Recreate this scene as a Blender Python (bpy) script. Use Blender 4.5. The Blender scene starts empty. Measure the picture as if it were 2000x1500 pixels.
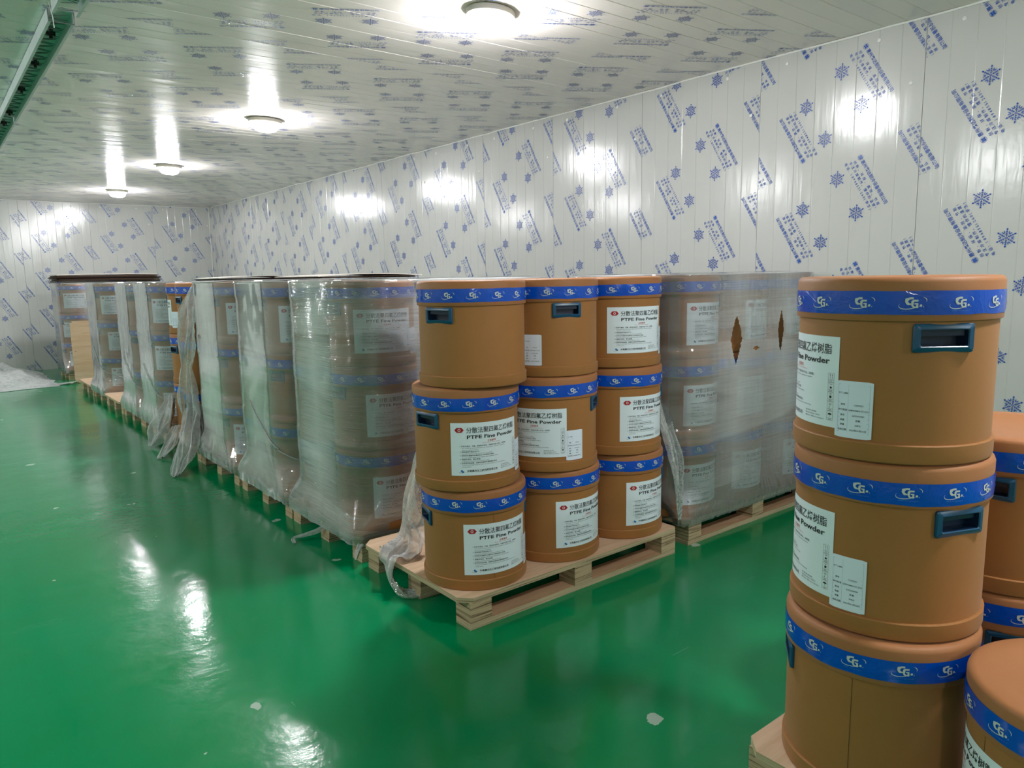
import bpy, bmesh, math, random
import numpy as np
from mathutils import Matrix, Vector, noise as mnoise

# ----------------------------------------------------------------- camera, world, exposure
sc = bpy.context.scene
C = sc.collection
PI = math.pi
R_ = math.radians

F_PX = 1439.41                      # focal length for a 2000 px wide frame
YAW, PITCH, ROLL, EYE = 0.6713, 0.1468, 0.0174, 1.34
fw = np.array([math.sin(YAW)*math.cos(PITCH), math.cos(YAW)*math.cos(PITCH), -math.sin(PITCH)])
rt = np.array([math.cos(YAW), -math.sin(YAW), 0.0])
dn = np.cross(fw, rt)
rt2 = rt*math.cos(ROLL) + dn*math.sin(ROLL)
dn2 = -rt*math.sin(ROLL) + dn*math.cos(ROLL)
cam = bpy.data.cameras.new('camera')
cam.sensor_fit = 'HORIZONTAL'; cam.sensor_width = 36.0; cam.lens = F_PX/2000*36.0
cam.clip_start = 0.05; cam.clip_end = 60
camo = bpy.data.objects.new('camera', cam); C.objects.link(camo)
m = Matrix.Identity(4)
for i in range(3):
    m[i][0] = rt2[i]; m[i][1] = -dn2[i]; m[i][2] = -fw[i]
m[0][3] = 0; m[1][3] = 0; m[2][3] = EYE
camo.matrix_world = m
sc.camera = camo

w = bpy.data.worlds.new('world'); sc.world = w
w.use_nodes = True
w.node_tree.nodes['Background'].inputs[0].default_value = (0.75, 0.8, 0.85, 1)
w.node_tree.nodes['Background'].inputs[1].default_value = 0.02
sc.view_settings.view_transform = 'Standard'
sc.view_settings.look = 'None'
sc.view_settings.gamma = 1.0
sc.view_settings.exposure = 0.0
sc.view_settings.use_curve_mapping = False
sc.cycles.max_bounces = 6
sc.cycles.diffuse_bounces = 3
sc.cycles.glossy_bounces = 4
sc.cycles.transmission_bounces = 4
sc.cycles.transparent_max_bounces = 20
sc.cycles.caustics_reflective = False
sc.cycles.caustics_refractive = False
sc.cycles.sample_clamp_indirect = 6.0
sc.cycles.use_denoising = True
sc.cycles.use_adaptive_sampling = True
sc.cycles.adaptive_threshold = 0.02
LAMP_POWER = 410.0

# room
XW, XL, YF, YB, ZC = 4.08, -3.35, 13.538, -4.2, 2.587
PW = 0.9373                          # width of one insulated panel
RS0 = 1.7447                         # right wall: first seam
FS0 = 2.2281                         # far wall: a seam
CS0 = 3.13                           # ceiling: a seam

# ----------------------------------------------------------------- helpers
random.seed(7)
def lin(r, g, b):
    f = lambda c: (c/255/12.92) if c/255 <= 0.04045 else ((c/255+0.055)/1.055)**2.4
    return (f(r), f(g), f(b), 1.0)

class Mat:
    def __init__(self, name, color=(0.5,0.5,0.5,1), rough=0.5, spec=0.5, metal=0.0):
        self.m = bpy.data.materials.new(name); self.m.use_nodes = True
        self.t = self.m.node_tree; self.n = self.t.nodes; self.l = self.t.links
        self.b = self.n['Principled BSDF']; self.out = self.n['Material Output']
        self.b.inputs['Base Color'].default_value = color
        self.b.inputs['Roughness'].default_value = rough
        self.b.inputs['Specular IOR Level'].default_value = spec
        self.b.inputs['Metallic'].default_value = metal
    def node(self, typ, **kw):
        n = self.n.new(typ)
        for k, v in kw.items():
            if k.startswith('i_'): n.inputs[k[2:].replace('_', ' ')].default_value = v
            else: setattr(n, k, v)
        return n
    def link(self, a, b): self.l.new(a, b)
    def coord(self, scale=(1,1,1), out='Object', rot=(0,0,0), rnd=False):
        tc = self.node('ShaderNodeTexCoord'); mp = self.node('ShaderNodeMapping')
        mp.inputs['Scale'].default_value = scale; mp.inputs['Rotation'].default_value = rot
        self.link(tc.outputs[out], mp.inputs['Vector'])
        if rnd:
            oi = self.node('ShaderNodeObjectInfo')
            mu = self.node('ShaderNodeMath', operation='MULTIPLY'); mu.inputs[1].default_value = 57.0
            self.link(oi.outputs['Random'], mu.inputs[0]); self.link(mu.outputs[0], mp.inputs['Location'])
        return mp.outputs['Vector']
    def noise(self, vec, scale=5, detail=3, rough=0.5, dist=0.0):
        n = self.node('ShaderNodeTexNoise'); self.link(vec, n.inputs['Vector'])
        n.inputs['Scale'].default_value = scale; n.inputs['Detail'].default_value = detail
        n.inputs['Roughness'].default_value = rough; n.inputs['Distortion'].default_value = dist
        return n.outputs['Fac']
    def ramp(self, fac, stops):
        r = self.node('ShaderNodeValToRGB'); self.link(fac, r.inputs['Fac'])
        el = r.color_ramp.elements
        while len(el) < len(stops): el.new(0.5)
        for e, (p, c) in zip(el, stops):
            e.position = p; e.color = c if len(c) == 4 else (*c, 1)
        return r.outputs['Color']
    def mix(self, fac, a, b, blend='MIX'):
        x = self.node('ShaderNodeMix', data_type='RGBA', blend_type=blend)
        for s, v in ((0, fac), (6, a), (7, b)):
            if hasattr(v, 'links'): self.link(v, x.inputs[s])
            else: x.inputs[s].default_value = v
        return x.outputs[2]
    def math(self, op, a, b=None, clamp=False):
        x = self.node('ShaderNodeMath', operation=op, use_clamp=clamp)
        for i, v in enumerate((a, b)):
            if v is None: continue
            if hasattr(v, 'links'): self.link(v, x.inputs[i])
            else: x.inputs[i].default_value = v
        return x.outputs[0]
    def bump(self, h, strength=0.2, dist=0.01, to=None):
        b = self.node('ShaderNodeBump'); b.inputs['Strength'].default_value = strength
        b.inputs['Distance'].default_value = dist
        self.link(h, b.inputs['Height'])
        if to is None: self.link(b.outputs['Normal'], self.b.inputs['Normal'])
        return b.outputs['Normal']
    def color(self, c): self.link(c, self.b.inputs['Base Color'])
    def rough(self, r): self.link(r, self.b.inputs['Roughness'])

def g4(v): return (v, v, v, 1)

def mesh(name, v, f, mat=None, smooth=False, angle=35):
    me = bpy.data.meshes.new(name)
    me.from_pydata([tuple(map(float, p)) for p in v], [], [tuple(map(int, q)) for q in f])
    if mat is not None:
        for mm in (mat if isinstance(mat, (list, tuple)) else [mat]): me.materials.append(mm)
    if smooth:
        me.polygons.foreach_set('use_smooth', [True]*len(me.polygons))
        me.update()
        if angle < 180: me.set_sharp_from_angle(angle=R_(angle))
    me.update()
    return me

def fast_mesh(name, v, tris, mat):
    v = np.asarray(v, np.float32); t = np.asarray(tris, np.int32)
    me = bpy.data.meshes.new(name)
    me.vertices.add(len(v)); me.vertices.foreach_set('co', v.ravel())
    me.loops.add(len(t)*3); me.loops.foreach_set('vertex_index', t.ravel())
    me.polygons.add(len(t)); me.polygons.foreach_set('loop_start', np.arange(0, len(t)*3, 3, dtype=np.int32))
    me.update(calc_edges=True)
    if mat is not None: me.materials.append(mat)
    return me

def obj(name, me, parent=None, loc=(0,0,0), rot=(0,0,0)):
    o = bpy.data.objects.new(name, me); C.objects.link(o)
    o.location = loc; o.rotation_euler = rot
    if parent is not None: o.parent = parent
    return o
def tag(o, label=None, cat=None, group=None, kind=None):
    if label: o['label'] = label
    if cat: o['category'] = cat
    if group: o['group'] = group
    if kind: o['kind'] = kind
    return o
def thing(name, label, cat, loc=(0,0,0), rot=(0,0,0), group=None):
    return tag(obj(name, None, None, loc, rot), label, cat, group)

class MB:                               # collects quads and boxes
    def __init__(self): self.v = []; self.f = []; self.mi = []
    def add(self, v, f, mi=0):
        o = len(self.v); self.v += [tuple(p) for p in v]
        self.f += [tuple(i+o for i in q) for q in f]; self.mi += [mi]*len(f)
    def box(self, a, b, mi=0):
        x0,y0,z0 = a; x1,y1,z1 = b
        self.add([(x0,y0,z0),(x1,y0,z0),(x1,y1,z0),(x0,y1,z0),(x0,y0,z1),(x1,y0,z1),(x1,y1,z1),(x0,y1,z1)],
                 [(0,3,2,1),(4,5,6,7),(0,1,5,4),(1,2,6,5),(2,3,7,6),(3,0,4,7)], mi)
    def tube(self, pts, r, n=6, mi=0):
        pts = [Vector(p) for p in pts]; rings = []
        for i, p in enumerate(pts):
            d = (pts[min(i+1, len(pts)-1)] - pts[max(i-1, 0)]).normalized()
            a = d.cross(Vector((0,0,1)));
            if a.length < 1e-3: a = d.cross(Vector((1,0,0)))
            a.normalize(); b = d.cross(a)
            rings.append([p + a*r*math.cos(2*PI*k/n) + b*r*math.sin(2*PI*k/n) for k in range(n)])
        v = [q for rg in rings for q in rg]; f = []
        for i in range(len(pts)-1):
            for k in range(n):
                f.append((i*n+k, i*n+(k+1)%n, (i+1)*n+(k+1)%n, (i+1)*n+k))
        f.append(tuple(range(n))[::-1]); f.append(tuple((len(pts)-1)*n+k for k in range(n)))
        self.add(v, f, mi)
    def mesh(self, name, mats, smooth=False, angle=35):
        me = mesh(name, self.v, self.f, mats, smooth, angle)
        for p, i in zip(me.polygons, self.mi): p.material_index = i
        return me

def lathe(profile, n=64, holes=None):
    """profile: list of (r,z). holes: function(theta_index, ring_index) -> True to leave the quad out"""
    v = []; f = []
    for r, z in profile:
        for k in range(n):
            a = 2*PI*k/n; v.append((r*math.cos(a), r*math.sin(a), z))
    for i in range(len(profile)-1):
        for k in range(n):
            if holes and holes(k, i): continue
            k2 = (k+1) % n
            f.append((i*n+k, i*n+k2, (i+1)*n+k2, (i+1)*n+k))
    return v, f

# ---- flat print: shapes gathered as triangles in (x,y)
class Print:
    def __init__(self): self.v = []; self.t = []; self.c = 0
    def add(self, v, t):
        v = np.asarray(v, float)[:, :2]; t = np.asarray(t, int)
        if len(v) == 0: return
        self.v.append(v); self.t.append(t+self.c); self.c += len(v)
    def poly(self, pts): self.add(pts, [(0, i, i+1) for i in range(1, len(pts)-1)])
    def rect(self, x0, y0, x1, y1): self.poly([(x0,y0),(x1,y0),(x1,y1),(x0,y1)])
    def frame(self, x0, y0, x1, y1, w):
        self.rect(x0,y0,x1,y0+w); self.rect(x0,y1-w,x1,y1); self.rect(x0,y0+w,x0+w,y1-w); self.rect(x1-w,y0+w,x1,y1-w)
    def disc(self, x, y, rx, ry=None, n=12):
        ry = ry or rx; self.poly([(x+rx*math.cos(2*PI*i/n), y+ry*math.sin(2*PI*i/n)) for i in range(n)])
    def ring(self, x, y, rx, ry, w, n=24, a0=0, a1=360, rot=0, taper=False):
        v = []; cr, sr = math.cos(R_(rot)), math.sin(R_(rot))
        for i in range(n+1):
            a = R_(a0+(a1-a0)*i/n); ww = w*(math.sin(PI*i/n)*0.9+0.1 if taper else 1)
            for s in (0, 1):
                px, py = (rx-ww*s)*math.cos(a), (ry-ww*s)*math.sin(a)
                v.append((x+px*cr-py*sr, y+px*sr+py*cr))
        self.add(v, [q for i in range(n) for q in ((2*i,2*i+1,2*i+3),(2*i,2*i+3,2*i+2))])
    def line(self, x0, y0, x1, y1, w):
        d = np.array([x1-x0, y1-y0]); d = d/np.hypot(*d); nx, ny = -d[1]*w/2, d[0]*w/2
        self.poly([(x0+nx,y0+ny),(x0-nx,y0-ny),(x1-nx,y1-ny),(x1+nx,y1+ny)])
    def text(self, s, x, y, size, width=None, bold=0.0, sy=1.0, align='L', res=2):
        v, t = text_tris(s, bold, res)
        if len(v) == 0: return
        v = v*size; x0, x1 = v[:,0].min(), v[:,0].max()
        sx = (width/(x1-x0)) if width else 1.0
        vx = (v[:,0]-x0)*sx; W = (x1-x0)*sx
        if align == 'C': vx = vx - W/2
        vy = (v[:,1]-0.37*size)*sy
        self.add(np.stack([vx+x, vy+y], 1), t)
    def arrays(self): return np.concatenate(self.v), np.concatenate(self.t)

_tc = {}
def text_tris(s, bold, res):
    key = (s, bold, res)
    if key in _tc: return _tc[key]
    cu = bpy.data.curves.new('tmp_text', 'FONT'); cu.body = s; cu.size = 1.0
    cu.resolution_u = res; cu.offset = bold; cu.fill_mode = 'FRONT' if hasattr(cu, 'fill_mode') else cu.fill_mode
    o = bpy.data.objects.new('tmp_text', cu); C.objects.link(o)
    dg = bpy.context.evaluated_depsgraph_get()
    me = bpy.data.meshes.new_from_object(o.evaluated_get(dg))
    me.calc_loop_triangles()
    v = np.array([p.co[:] for p in me.vertices]).reshape(-1, 3)[:, :2]
    t = np.array([q.vertices[:] for q in me.loop_triangles]).reshape(-1, 3)
    bpy.data.meshes.remove(me); bpy.data.objects.remove(o); bpy.data.curves.remove(cu)
    _tc[key] = (v, t)
    return v, t

def xf(v, ang, tx, ty):
    c, s = math.cos(ang), math.sin(ang)
    return np.stack([v[:,0]*c - v[:,1]*s + tx, v[:,0]*s + v[:,1]*c + ty], 1)

def clip_tris(v, t, axis, lim, keep_less):
    sgn = 1.0 if keep_less else -1.0
    d = sgn*(lim - v[:, axis])
    ins = d >= 0
    k = ins[t].sum(1)
    keep = t[k == 3]; cross = t[(k > 0) & (k < 3)]
    nv = [v]; nt = [keep]; base = len(v); add = []; addt = []
    for tri in cross:
        poly = []
        for i in range(3):
            a, b = tri[i], tri[(i+1) % 3]
            if ins[a]: poly.append(v[a])
            if ins[a] != ins[b]:
                q = d[a]/(d[a]-d[b]); poly.append(v[a] + (v[b]-v[a])*q)
        o = base+len(add); add += poly
        addt += [(o, o+i, o+i+1) for i in range(1, len(poly)-1)]
    if add: nv.append(np.array(add)); nt.append(np.array(addt))
    V = np.concatenate(nv); T = np.concatenate(nt)
    used, inv = np.unique(T.ravel(), return_inverse=True)
    return V[used], inv.reshape(-1, 3)

# ----------------------------------------------------------------- materials
def wall_material(name, col, rough, nscale, spec):
    M = Mat(name, col, rough, spec)
    v = M.coord((1,1,1))
    n1 = M.noise(v, 1.3, 3, 0.6); 
    c = M.mix(M.math('MULTIPLY', n1, 0.5), col, tuple(x*0.86 for x in col[:3])+(1,))
    n3 = M.noise(M.coord((1,1,0.35), rnd=True), 2.4, 5, 0.65)
    c = M.mix(M.ramp(n3, [(0.58, g4(0)), (0.78, g4(0.28))]), c, (col[0]*0.72, col[1]*0.64, col[2]*0.52, 1))
    M.color(c)
    nb = M.noise(M.coord((14,14,1.6), rnd=True), 1.0, 3, 0.6)
    nb2 = M.noise(v, nscale, 4, 0.6)
    M.bump(M.math('ADD', nb, M.math('MULTIPLY', nb2, 0.7)), 0.22, 0.006)
    return M.m
M_WALL = wall_material('panel_white', lin(188, 189, 185), 0.17, 6, 0.55)
M_CEIL = wall_material('panel_ceiling', lin(246, 238, 233), 0.2, 5, 0.3)
M_SLAB = Mat('panel_core', lin(180, 180, 176), 0.7).m
M_PRINT = Mat('print_blue', lin(18, 78, 168), 0.3, 0.35).m
M_TRIM = Mat('white_sealant', lin(226, 226, 222), 0.45).m

def floor_material():
    M = Mat('green_epoxy', lin(0, 122, 66), 0.2, 0.36)
    v = M.coord((1,1,1))
    n = M.noise(v, 0.9, 5, 0.62)
    c = M.mix(M.ramp(n, [(0.3, g4(0)), (0.72, g4(1))]), lin(0, 122, 66), lin(0, 132, 84))
    # dull pale smudges, scratches and chips
    n2 = M.noise(M.coord((1,1,1), rot=(0,0,0.5)), 2.1, 8, 0.7, 0.6)
    c = M.mix(M.ramp(n2, [(0.6, g4(0)), (0.8, g4(0.22))]), c, lin(120, 175, 150))
    s1 = M.noise(M.coord((60, 0.9, 1), rot=(0,0,0.62)), 1.0, 2, 0.5)
    s2 = M.noise(M.coord((0.8, 70, 1), rot=(0,0,0.25)), 1.0, 2, 0.5)
    sm = M.noise(v, 1.7, 3, 0.6)
    sc1 = M.math('MULTIPLY', M.math('GREATER_THAN', M.math('MAXIMUM', s1, s2), 0.735), M.math('GREATER_THAN', sm, 0.56))
    c = M.mix(M.math('MULTIPLY', sc1, 0.35), c, lin(150, 195, 170))
    vo = M.node('ShaderNodeTexVoronoi'); vo.inputs['Scale'].default_value = 5.5; vo.inputs['Randomness'].default_value = 1
    wv = M.node('ShaderNodeVectorMath', operation='ADD'); M.link(v, wv.inputs[0])
    wn = M.node('ShaderNodeTexNoise'); wn.inputs['Scale'].default_value = 30; M.link(v, wn.inputs['Vector'])
    wsc = M.node('ShaderNodeVectorMath', operation='SCALE'); wsc.inputs['Scale'].default_value = 0.05
    M.link(wn.outputs['Color'], wsc.inputs[0]); M.link(wsc.outputs[0], wv.inputs[1]); M.link(wv.outputs[0], vo.inputs['Vector'])
    rad = M.math('MULTIPLY', M.math('POWER', M.math('MULTIPLY', M.node('ShaderNodeSeparateColor').outputs[0], 1.0), 1.0), 1.0)
    sep = [x for x in M.n if x.bl_idname == 'ShaderNodeSeparateColor'][-1]; M.link(vo.outputs['Color'], sep.inputs[0])
    spot = M.math('LESS_THAN', vo.outputs['Distance'], M.math('MULTIPLY', M.math('POWER', sep.outputs[0], 9.0), 0.17))
    c = M.mix(M.math('MULTIPLY', spot, 0.75), c, lin(176, 190, 178))
    M.color(c)
    r = M.ramp(n2, [(0.35, g4(0.1)), (0.75, g4(0.3))])
    M.rough(M.math('ADD', M.math('MULTIPLY', M.noise(v, 5, 5, 0.7), 0.22), 0.03))
    b1 = M.noise(v, 26, 3, 0.55); b2 = M.noise(v, 3.5, 2, 0.5)
    M.bump(M.math('ADD', M.math('MULTIPLY', b1, 0.35), M.math('MULTIPLY', b2, 1.4)), 0.2, 0.01)
    return M.m
M_FLOOR = floor_material()

def fibre_material(name, col):
    M = Mat(name, col, 0.55, 0.35)
    v = M.coord((1,1,1), rnd=True)
    n = M.noise(v, 6, 6, 0.65); n2 = M.noise(v, 190, 2, 0.6)
    c = M.mix(n, tuple(x*0.90 for x in col[:3])+(1,), tuple(x*1.08 for x in col[:3])+(1,))
    c = M.mix(M.math('MULTIPLY', n2, 0.22), c, tuple(x*0.7 for x in col[:3])+(1,))
    M.color(c)
    M.bump(n2, 0.12, 0.001)
    M.b.inputs['Sheen Weight'].default_value = 0.08
    return M.m
M_FIBRE = fibre_material('fibreboard', lin(164, 110, 58))
M_FLID = fibre_material('fibreboard_lid', lin(168, 110, 66))

def tape_material():
    M = Mat('blue_tape', lin(2, 72, 190), 0.16, 0.6)
    v = M.coord((1,1,1), rnd=True)
    n = M.noise(v, 14, 4, 0.6, 1.0)
    M.bump(n, 0.6, 0.005)
    M.color(M.mix(n, lin(0, 66, 180), lin(0, 88, 206)))
    return M.m
M_TAPE = tape_material()
M_LOGO = Mat('tape_print', lin(205, 210, 205), 0.4).m
M_LOGO2 = Mat('tape_print_small', lin(60, 120, 200), 0.4).m
M_PAPER = Mat('label_paper', lin(232, 242, 250), 0.35, 0.4).m
M_PAPER2 = Mat('tag_paper', lin(232, 240, 255), 0.35, 0.4).m
M_INK = Mat('label_ink', lin(26, 28, 30), 0.5).m
M_RED = Mat('label_red', lin(176, 26, 36), 0.5).m
M_PINK = Mat('label_red_text', lin(200, 96, 96), 0.5).m
M_BLUE = Mat('label_blue', lin(30, 120, 190), 0.5).m
M_RULE = Mat('tag_rule', lin(150, 160, 176), 0.5).m
M_HANDLE = Mat('teal_plastic', lin(14, 74, 108), 0.34, 0.5).m
M_POCKET = Mat('navy_plastic', lin(14, 34, 60), 0.3, 0.5).m

def wood_face(name, a, b, along):
    M = Mat(name, a, 0.62, 0.3)
    sc = (1.2, 16, 16) if along == 'x' else (16, 1.2, 16)
    v = M.coord(sc, rnd=True)
    n = M.noise(v, 1.6, 5, 0.6, 0.7)
    c = M.mix(M.ramp(n, [(0.3, g4(0)), (0.75, g4(1))]), a, b)
    # knots and nail marks
    vo = M.node('ShaderNodeTexVoronoi'); vo.inputs['Scale'].default_value = 5.0
    M.link(M.coord((1, 2.2, 1) if along == 'x' else (2.2,1,1), rnd=True), vo.inputs['Vector'])
    k = M.ramp(vo.outputs['Distance'], [(0.03, g4(1)), (0.075, g4(0))])
    c = M.mix(M.math('MULTIPLY', k, 0.7), c, lin(96, 58, 34))
    M.color(c); M.bump(n, 0.15, 0.002)
    return M.m
M_PLY = wood_face('plywood_face', lin(222, 192, 164), lin(196, 160, 126), 'x')
M_PINE = wood_face('pine_runner', lin(198, 164, 132), lin(166, 126, 92), 'x')
def ply_edge(name, a, b, freq):
    M = Mat(name, a, 0.7, 0.2)
    v = M.coord((1.5, 1.5, freq), rnd=True)
    n = M.noise(v, 1.0, 2, 0.7)
    c = M.ramp(n, [(0.32, b), (0.42, a), (0.55, tuple(x*1.08 for x in a[:3])+(1,)), (0.64, b), (0.7, a)])
    M.color(c); M.bump(n, 0.4, 0.002)
    return M.m
M_EDGE = ply_edge('plywood_edge', lin(190, 172, 140), lin(120, 96, 70), 190)
M_BLOCK = ply_edge('laminated_block', lin(186, 164, 132), lin(104, 78, 56), 95)
M_CARD = Mat('shaded_cardboard', lin(58, 44, 36), 0.8, 0.2).m  # shade along the sheet edges put into a darker brown
M_CARD_TOP = Mat('pale_cardboard', lin(206, 198, 188), 0.7, 0.2).m
M_STEEL = Mat('galvanised_steel', lin(214, 220, 222), 0.4, 0.5, 0.1).m
M_BLACK = Mat('black_plastic', lin(20, 22, 24), 0.45).m
M_WIRE = Mat('dark_wire', lin(110, 116, 116), 0.5).m
M_RIVET = Mat('white_cap', lin(214, 214, 210), 0.35).m
M_RUST = Mat('rust_stain', lin(150, 100, 60), 0.8).m

def film_material(name, tau, tint, streak=0.5, rough=0.06, bump=0.3, cr=None, slackhaze=2.0):
    """clear plastic film: the haze grows with the path length through it, the surface stays glossy"""
    M = Mat(name)
    M.n.remove(M.b)
    geo = M.node('ShaderNodeNewGeometry')
    dot = M.node('ShaderNodeVectorMath', operation='DOT_PRODUCT')
    M.link(geo.outputs['Normal'], dot.inputs[0]); M.link(geo.outputs['Incoming'], dot.inputs[1])
    cs = M.math('MAXIMUM', M.math('ABSOLUTE', dot.outputs['Value']), 0.12)
    if cr is None:      # wound film: overlapping turns give level bands, stretch gives fine streaks
        band = M.ramp(M.noise(M.coord((0.25, 0.25, 3.2), rnd=True), 1.0, 1, 0.4),
                      [(0.36, g4(0.8)), (0.375, g4(1.05)), (0.47, g4(1.0)), (0.485, g4(0.7)), (0.58, g4(0.75)), (0.595, g4(1.2))])
        ns = M.noise(M.coord((4, 4, 230), rnd=True), 1.0, 3, 0.6, 0.2)
        nw = M.noise(M.coord((1.4, 1.4, 24), rnd=True), 1.0, 4, 0.65, 0.5)
        th = M.math('MULTIPLY', band, M.math('ADD', M.math('MULTIPLY', M.math('SUBTRACT', ns, 0.5), 2.2*streak), 1.0))
        hgt = M.math('ADD', M.math('MULTIPLY', nw, 1.0), M.math('MULTIPLY', ns, 0.5*streak)); dist = 0.004
    else:
        ns = M.noise(M.coord((cr, cr, cr), rnd=True), 1.0, 3, 0.6, 0.6)
        nw = M.noise(M.coord((cr*3, cr*3, cr*3), rnd=True), 1.0, 3, 0.6, 0.8)
        th = M.math('ADD', M.math('MULTIPLY', M.math('SUBTRACT', ns, 0.5), 1.6), 1.0)
        hgt = M.math('ADD', ns, M.math('MULTIPLY', nw, 0.5)); dist = 0.02
    if cr is None:
        sl = M.node('ShaderNodeAttribute', attribute_name='slack')
        th = M.math('MULTIPLY', th, M.math('ADD', M.math('MULTIPLY', sl.outputs['Fac'], slackhaze), 0.8))  # haze painted in by stand-off, imitating light scattered through the film
    th = M.math('MULTIPLY', M.math('MAXIMUM', th, 0.15), tau)
    opac = M.math('SUBTRACT', 1.0, M.math('POWER', 2.7183, M.math('MULTIPLY', M.math('DIVIDE', th, cs), -1.0)), clamp=True)
    bp = M.node('ShaderNodeBump'); bp.inputs['Strength'].default_value = bump; bp.inputs['Distance'].default_value = dist
    M.link(hgt, bp.inputs['Height'])
    tr = M.node('ShaderNodeBsdfTransparent'); tr.inputs[0].default_value = (0.97, 0.985, 0.98, 1)
    df = M.node('ShaderNodeBsdfDiffuse'); df.inputs[0].default_value = tint
    tl = M.node('ShaderNodeBsdfTranslucent'); tl.inputs[0].default_value = tint
    gl = M.node('ShaderNodeBsdfGlossy'); gl.inputs['Roughness'].default_value = rough
    M.link(bp.outputs['Normal'], gl.inputs['Normal'])
    m1 = M.node('ShaderNodeMixShader'); m1.inputs[0].default_value = 0.15 if cr is None else 0.35
    M.link(df.outputs[0], m1.inputs[1]); M.link(tl.outputs[0], m1.inputs[2])
    m2 = M.node('ShaderNodeMixShader'); M.link(opac, m2.inputs[0])
    M.link(tr.outputs[0], m2.inputs[1]); M.link(m1.outputs[0], m2.inputs[2])
    fr = M.node('ShaderNodeFresnel'); fr.inputs['IOR'].default_value = 1.5
    M.link(bp.outputs['Normal'], fr.inputs['Normal'])
    m3 = M.node('ShaderNodeMixShader'); M.link(M.math('MULTIPLY', fr.outputs[0], 2.4 if cr is None else 1.6, clamp=True), m3.inputs[0])
    M.link(m2.outputs[0], m3.inputs[1]); M.link(gl.outputs[0], m3.inputs[2])
    M.link(m3.outputs[0], M.out.inputs['Surface'])
    return M.m
M_FILM = film_material('stretch_film', 0.19, (0.98, 1.0, 1.0, 1), 0.3, 0.05, 0.25, None, 3.0)
M_FILM_STREAK = film_material('stretch_film_streaky', 0.20, (0.98, 1.0, 1.0, 1), 0.8, 0.07, 1.0, None, 2.4)
M_FILM_HEAVY = film_material('stretch_film_heavy', 0.20, (0.95, 0.96, 0.98, 1), 0.4, 0.08, 0.4, None, 1.3)
M_LOOSE = film_material('loose_film', 0.55, (0.98, 0.99, 1.0, 1), 0, 0.06, 0.8, 22)

def lamp_material():
    M = Mat('lamp_diffuser'); M.n.remove(M.b)
    e = M.node('ShaderNodeEmission'); e.inputs[0].default_value = (0.985, 0.985, 1.0, 1); e.inputs[1].default_value = LAMP_POWER
    M.link(e.outputs[0], M.out.inputs['Surface'])
    return M.m
M_LAMP = lamp_material()
M_LAMPBASE = Mat('lamp_base', lin(222, 214, 200), 0.4).m

# ----------------------------------------------------------------- ceiling lamps (the room's own light, plus two added fill lamps)
lp, lf = lathe([(0.001,-0.092),(0.05,-0.09),(0.078,-0.08),(0.092,-0.062),(0.095,-0.045),(0.094,-0.026)], 28)
ME_DIFF = mesh('diffuser', lp, lf, M_LAMP, True, 180)
bp_, bf_ = lathe([(0.088,-0.027),(0.118,-0.030),(0.126,-0.024),(0.126,0.0),(0.001,0.0)], 28)
ME_LBASE = mesh('lamp_base', bp_, bf_, M_LAMPBASE, True, 40)
lamp_lab = {(2.27,2.97): 'nearest glowing round ceiling lamp, above the front pallet',
            (2.27,5.93): 'second glowing ceiling lamp of the visible row, counting from the nearest',
            (2.27,8.80): 'third glowing ceiling lamp of the row, left of the second',
            (2.27,11.5): 'farthest glowing ceiling lamp, close above the far wall'}
UNSEEN_LAMPS = [(2.27,-0.05),(2.27,-2.95),(-1.55,-2.45),(-1.55,3.4),(-1.55,6.3),(-1.55,9.2),(-1.55,12.0)]  # the two farthest behind the camera are added to fill the foreground drums
for (x, y) in list(lamp_lab) + UNSEEN_LAMPS:
    t = thing('ceiling_lamp', lamp_lab.get((x, y), 'ceiling lamp outside the picture, read from reflections and shadows or added as fill light'), 'lamp', (x, y, ZC-0.004), (0,0,0.3), 'round ceiling lamps')
    a = obj('lamp_base', ME_LBASE, t); a.scale = (1.1, 0.82, 1)
    a = obj('diffuser', ME_DIFF, t); a.scale = (1.1, 0.82, 1)

# ----------------------------------------------------------------- room shell
def struct(name, me, loc=(0,0,0), rot=(0,0,0)):
    return tag(obj(name, me, None, loc, rot), kind='structure')
mb = MB(); mb.box((XL-0.3, YB-0.3, -0.1), (XW+0.3, YF+0.3, 0.0)); struct('floor', mb.mesh('floor', M_FLOOR))

def panel_mesh(name, h, mat, seed):
    rnd = random.Random(seed)
    u = [0.0, 0.0015]; d = [0.006, 0.0]
    ng = 8; st = PW/ng
    for i in range(ng):
        a = i*st + (0.0015 if i == 0 else 0.003); b = (i+1)*st - (0.0015 if i == ng-1 else 0.003)
        o1, o2 = rnd.uniform(-0.0006, 0.0006), rnd.uniform(-0.0006, 0.0006)
        if i == 0: u[-1] = a; d[-1] = o1; u.append(b); d.append(o2)
        else: u += [i*st, a, b]; d += [0.0016, o1, o2]
    u += [PW]; d += [0.006]
    nz = 14; v = []; f = []
    for k in range(nz+1):
        z = h*k/nz
        for uu, dd in zip(u, d):
            wv = 0.0012*mnoise.noise(Vector((uu*1.7+seed*3.1, z*1.2, seed)))
            v.append((uu, dd+wv, z))
    n = len(u)
    for k in range(nz):
        for i in range(n-1): f.append((k*n+i, k*n+i+1, (k+1)*n+i+1, (k+1)*n+i))
    o = len(v)                                   # back of the panel
    v += [(0,0.05,0),(PW,0.05,0),(PW,0.05,h),(0,0.05,h)]
    f += [(o+3,o+2,o+1,o),(0,o,o+1,n-1),(nz*n+n-1,o+2,o+3,nz*n),(n-1,o+1,o+2,nz*n+n-1),(nz*n,o+3,o,0)]
    return mesh(name, v, f, mat)

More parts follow.
